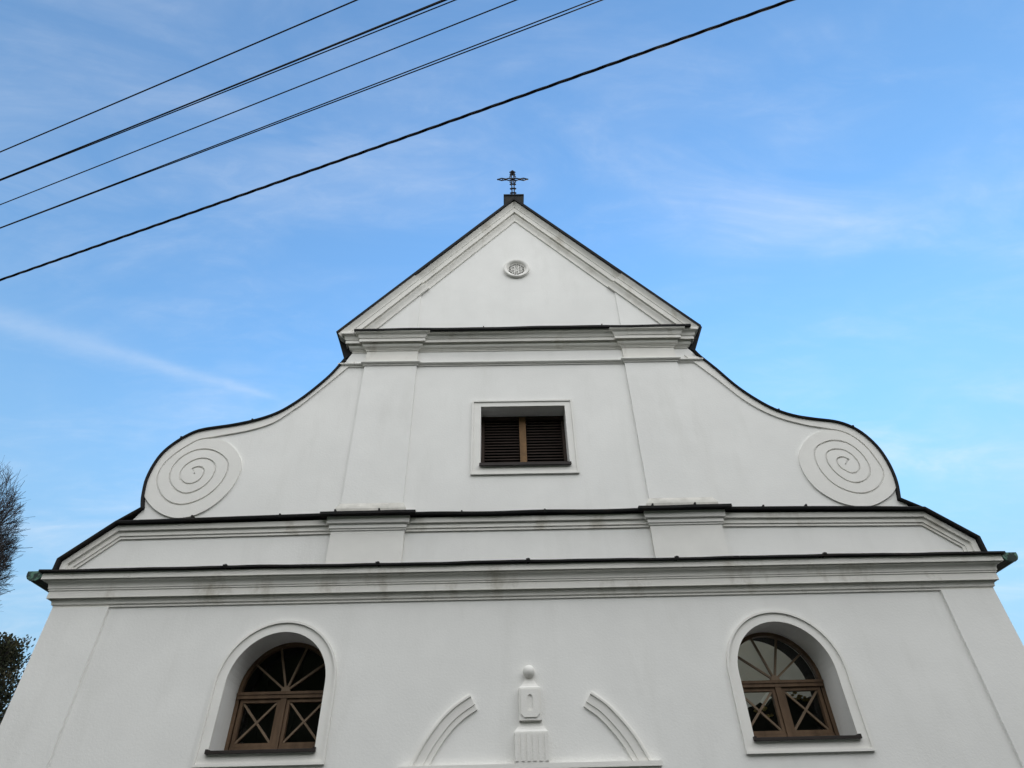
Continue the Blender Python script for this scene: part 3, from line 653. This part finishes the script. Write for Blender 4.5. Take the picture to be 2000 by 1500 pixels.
# ------------------------------------------------------------------ trees
def frame_of(d):
    a = d.cross(Vector((0, 0, 1)) if abs(d.z) < .95 else Vector((1, 0, 0))).normalized(); return a, d.cross(a).normalized()
def add_seg(vs, fs, p, q, r0, r1, seg):
    d = (q - p).normalized(); a, b = frame_of(d); k0 = len(vs)
    for c, r in ((p, r0), (q, r1)):
        for k in range(seg):
            t = 2 * math.pi * k / seg; vs.append(tuple(c + (a * math.cos(t) + b * math.sin(t)) * r))
    for k in range(seg): fs.append((k0 + k, k0 + (k + 1) % seg, k0 + seg + (k + 1) % seg, k0 + seg + k))
def bare_tree(base, h, centre, rad):
    root = bpy.data.objects.new('bare_tree', None); COL.objects.link(root); root.location = base
    tag(root, 'tall leafless tree with dense fine twigs at the left edge of the picture', 'tree')
    rr = random.Random(21); vs, fs, tv, tf = [], [], [], []
    c = Vector(centre)
    def inside(p): return sum(((p[i] - c[i]) / rad[i]) ** 2 for i in range(3))
    def grow(p, d, L, r, lev):
        n = 4 if lev < 4 else 3; pts = [p.copy()]
        for i in range(n):
            up_ = .16 if lev < 2 else .10
            d = (d + Vector((rr.gauss(0, .12), rr.gauss(0, .12), rr.gauss(0, .08) + up_ * .5))).normalized()
            q = p + d * L / n
            if 1 <= lev <= 2 and inside(q) > .92: break
            tgt_v, tgt_f = (vs, fs) if lev < 3 else (tv, tf)
            r1 = r * (1 - .5 * (i + 1) / n)
            add_seg(tgt_v, tgt_f, p, q, r * (1 - .5 * i / n), r1, 7 if lev == 0 else (5 if lev < 3 else 3))
            p = q; pts.append(q.copy())
            if lev >= 1 and inside(p) > 1.0 + .12 * rr.random(): break
        n = len(pts) - 1
        if n < 1: return
        if lev >= 5 or inside(p) > 1.12: return
        kids = (0, 7, 7, 8, 7)[lev] if lev else 9
        for k in range(kids):
            t = .30 + .70 * (k + rr.random()) / kids; j = min(int(t * n), n - 1); s = pts[j].lerp(pts[j + 1], t * n - j)
            a, b = frame_of(d); ph = rr.uniform(0, 6.283); sp = math.radians(rr.uniform(22, 50))
            nd = (d * math.cos(sp) + (a * math.cos(ph) + b * math.sin(ph)) * math.sin(sp)); out = (s - c); out.z *= .4
            if lev < 3: nd = (nd + out.normalized() * .28 + Vector((0, 0, .12))).normalized()
            else: nd = (nd + Vector((0, 0, .10))).normalized()
            Lk = L * rr.uniform(.48, .70) if lev else L * rr.uniform(.42, .62)
            grow(s, nd, Lk, max(r * (1 - .5 * t) * .55, .0085), lev + 1)
    grow(Vector((0, 0, -.1)), Vector((0, 0, 1)), h * .62, .38, 0)
    pymesh('trunk', vs, fs, BARK, root)
    cr = pymesh('crown', tv, tf, BARK, root); cr.parent = root
    return root
bare_tree((-30.2, 20.0, 0), 20.5, (0, 0, 12.6), (5.2, 5.2, 8.4))

def evergreen(base, h, rad):
    root = bpy.data.objects.new('evergreen_tree', None); COL.objects.link(root); root.location = base
    tag(root, 'dark bushy evergreen tree beside the lower left edge of the church wall', 'tree')
    rr = random.Random(4); vs, fs = [], []
    p = Vector((0, 0, -.1))
    for i in range(8):
        q = Vector((rr.gauss(0, .05), rr.gauss(0, .05), h * .95 * (i + 1) / 8)); add_seg(vs, fs, p, q, .20 * (1 - i / 8.5), .20 * (1 - (i + 1) / 8.5), 7); p = q
    lv, lf = [], []
    for s in range(620):
        t = rr.random() ** .8; z = .6 + (h - .6) * t; R = rad * (1 - t ** 2.4) ** .6 * rr.uniform(.45, 1.22) + .12
        ph = rr.uniform(0, 6.283); L = rr.uniform(.5, 1.5) * min(1, .4 + R)
        tip = Vector((R * math.cos(ph), R * math.sin(ph), z + rr.uniform(.1, .6) * L * 1.3)); st = Vector((tip.x * .35, tip.y * .35, z - .35))
        add_seg(vs, fs, st, tip, .018, .005, 3)
        d = (tip - st).normalized(); a, b = frame_of(d)
        for k in range(30):
            u = rr.uniform(.25, 1.06); w = (1.1 - u) * .30 + .05; c = st.lerp(tip, u) + a * rr.gauss(0, w) + b * rr.gauss(0, w)
            e1 = (d * .6 + Vector((rr.gauss(0, .5), rr.gauss(0, .5), rr.uniform(0, .9)))).normalized() * rr.uniform(.05, .12); e2 = e1.cross(Vector((rr.gauss(0, 1), rr.gauss(0, 1), rr.gauss(0, 1)))).normalized() * rr.uniform(.018, .035)
            k0 = len(lv); lv += [tuple(c - e2), tuple(c + e1 * .5 - e2 * 1.1), tuple(c + e1), tuple(c + e1 * .5 + e2 * 1.1), tuple(c + e2)]; lf.append((k0, k0 + 1, k0 + 2, k0 + 3, k0 + 4))
    pymesh('trunk', vs, fs, BARK, root); pymesh('crown', lv, lf, LEAF, root)
evergreen((-18.15, 15.0, 0), 8.5, 1.75)
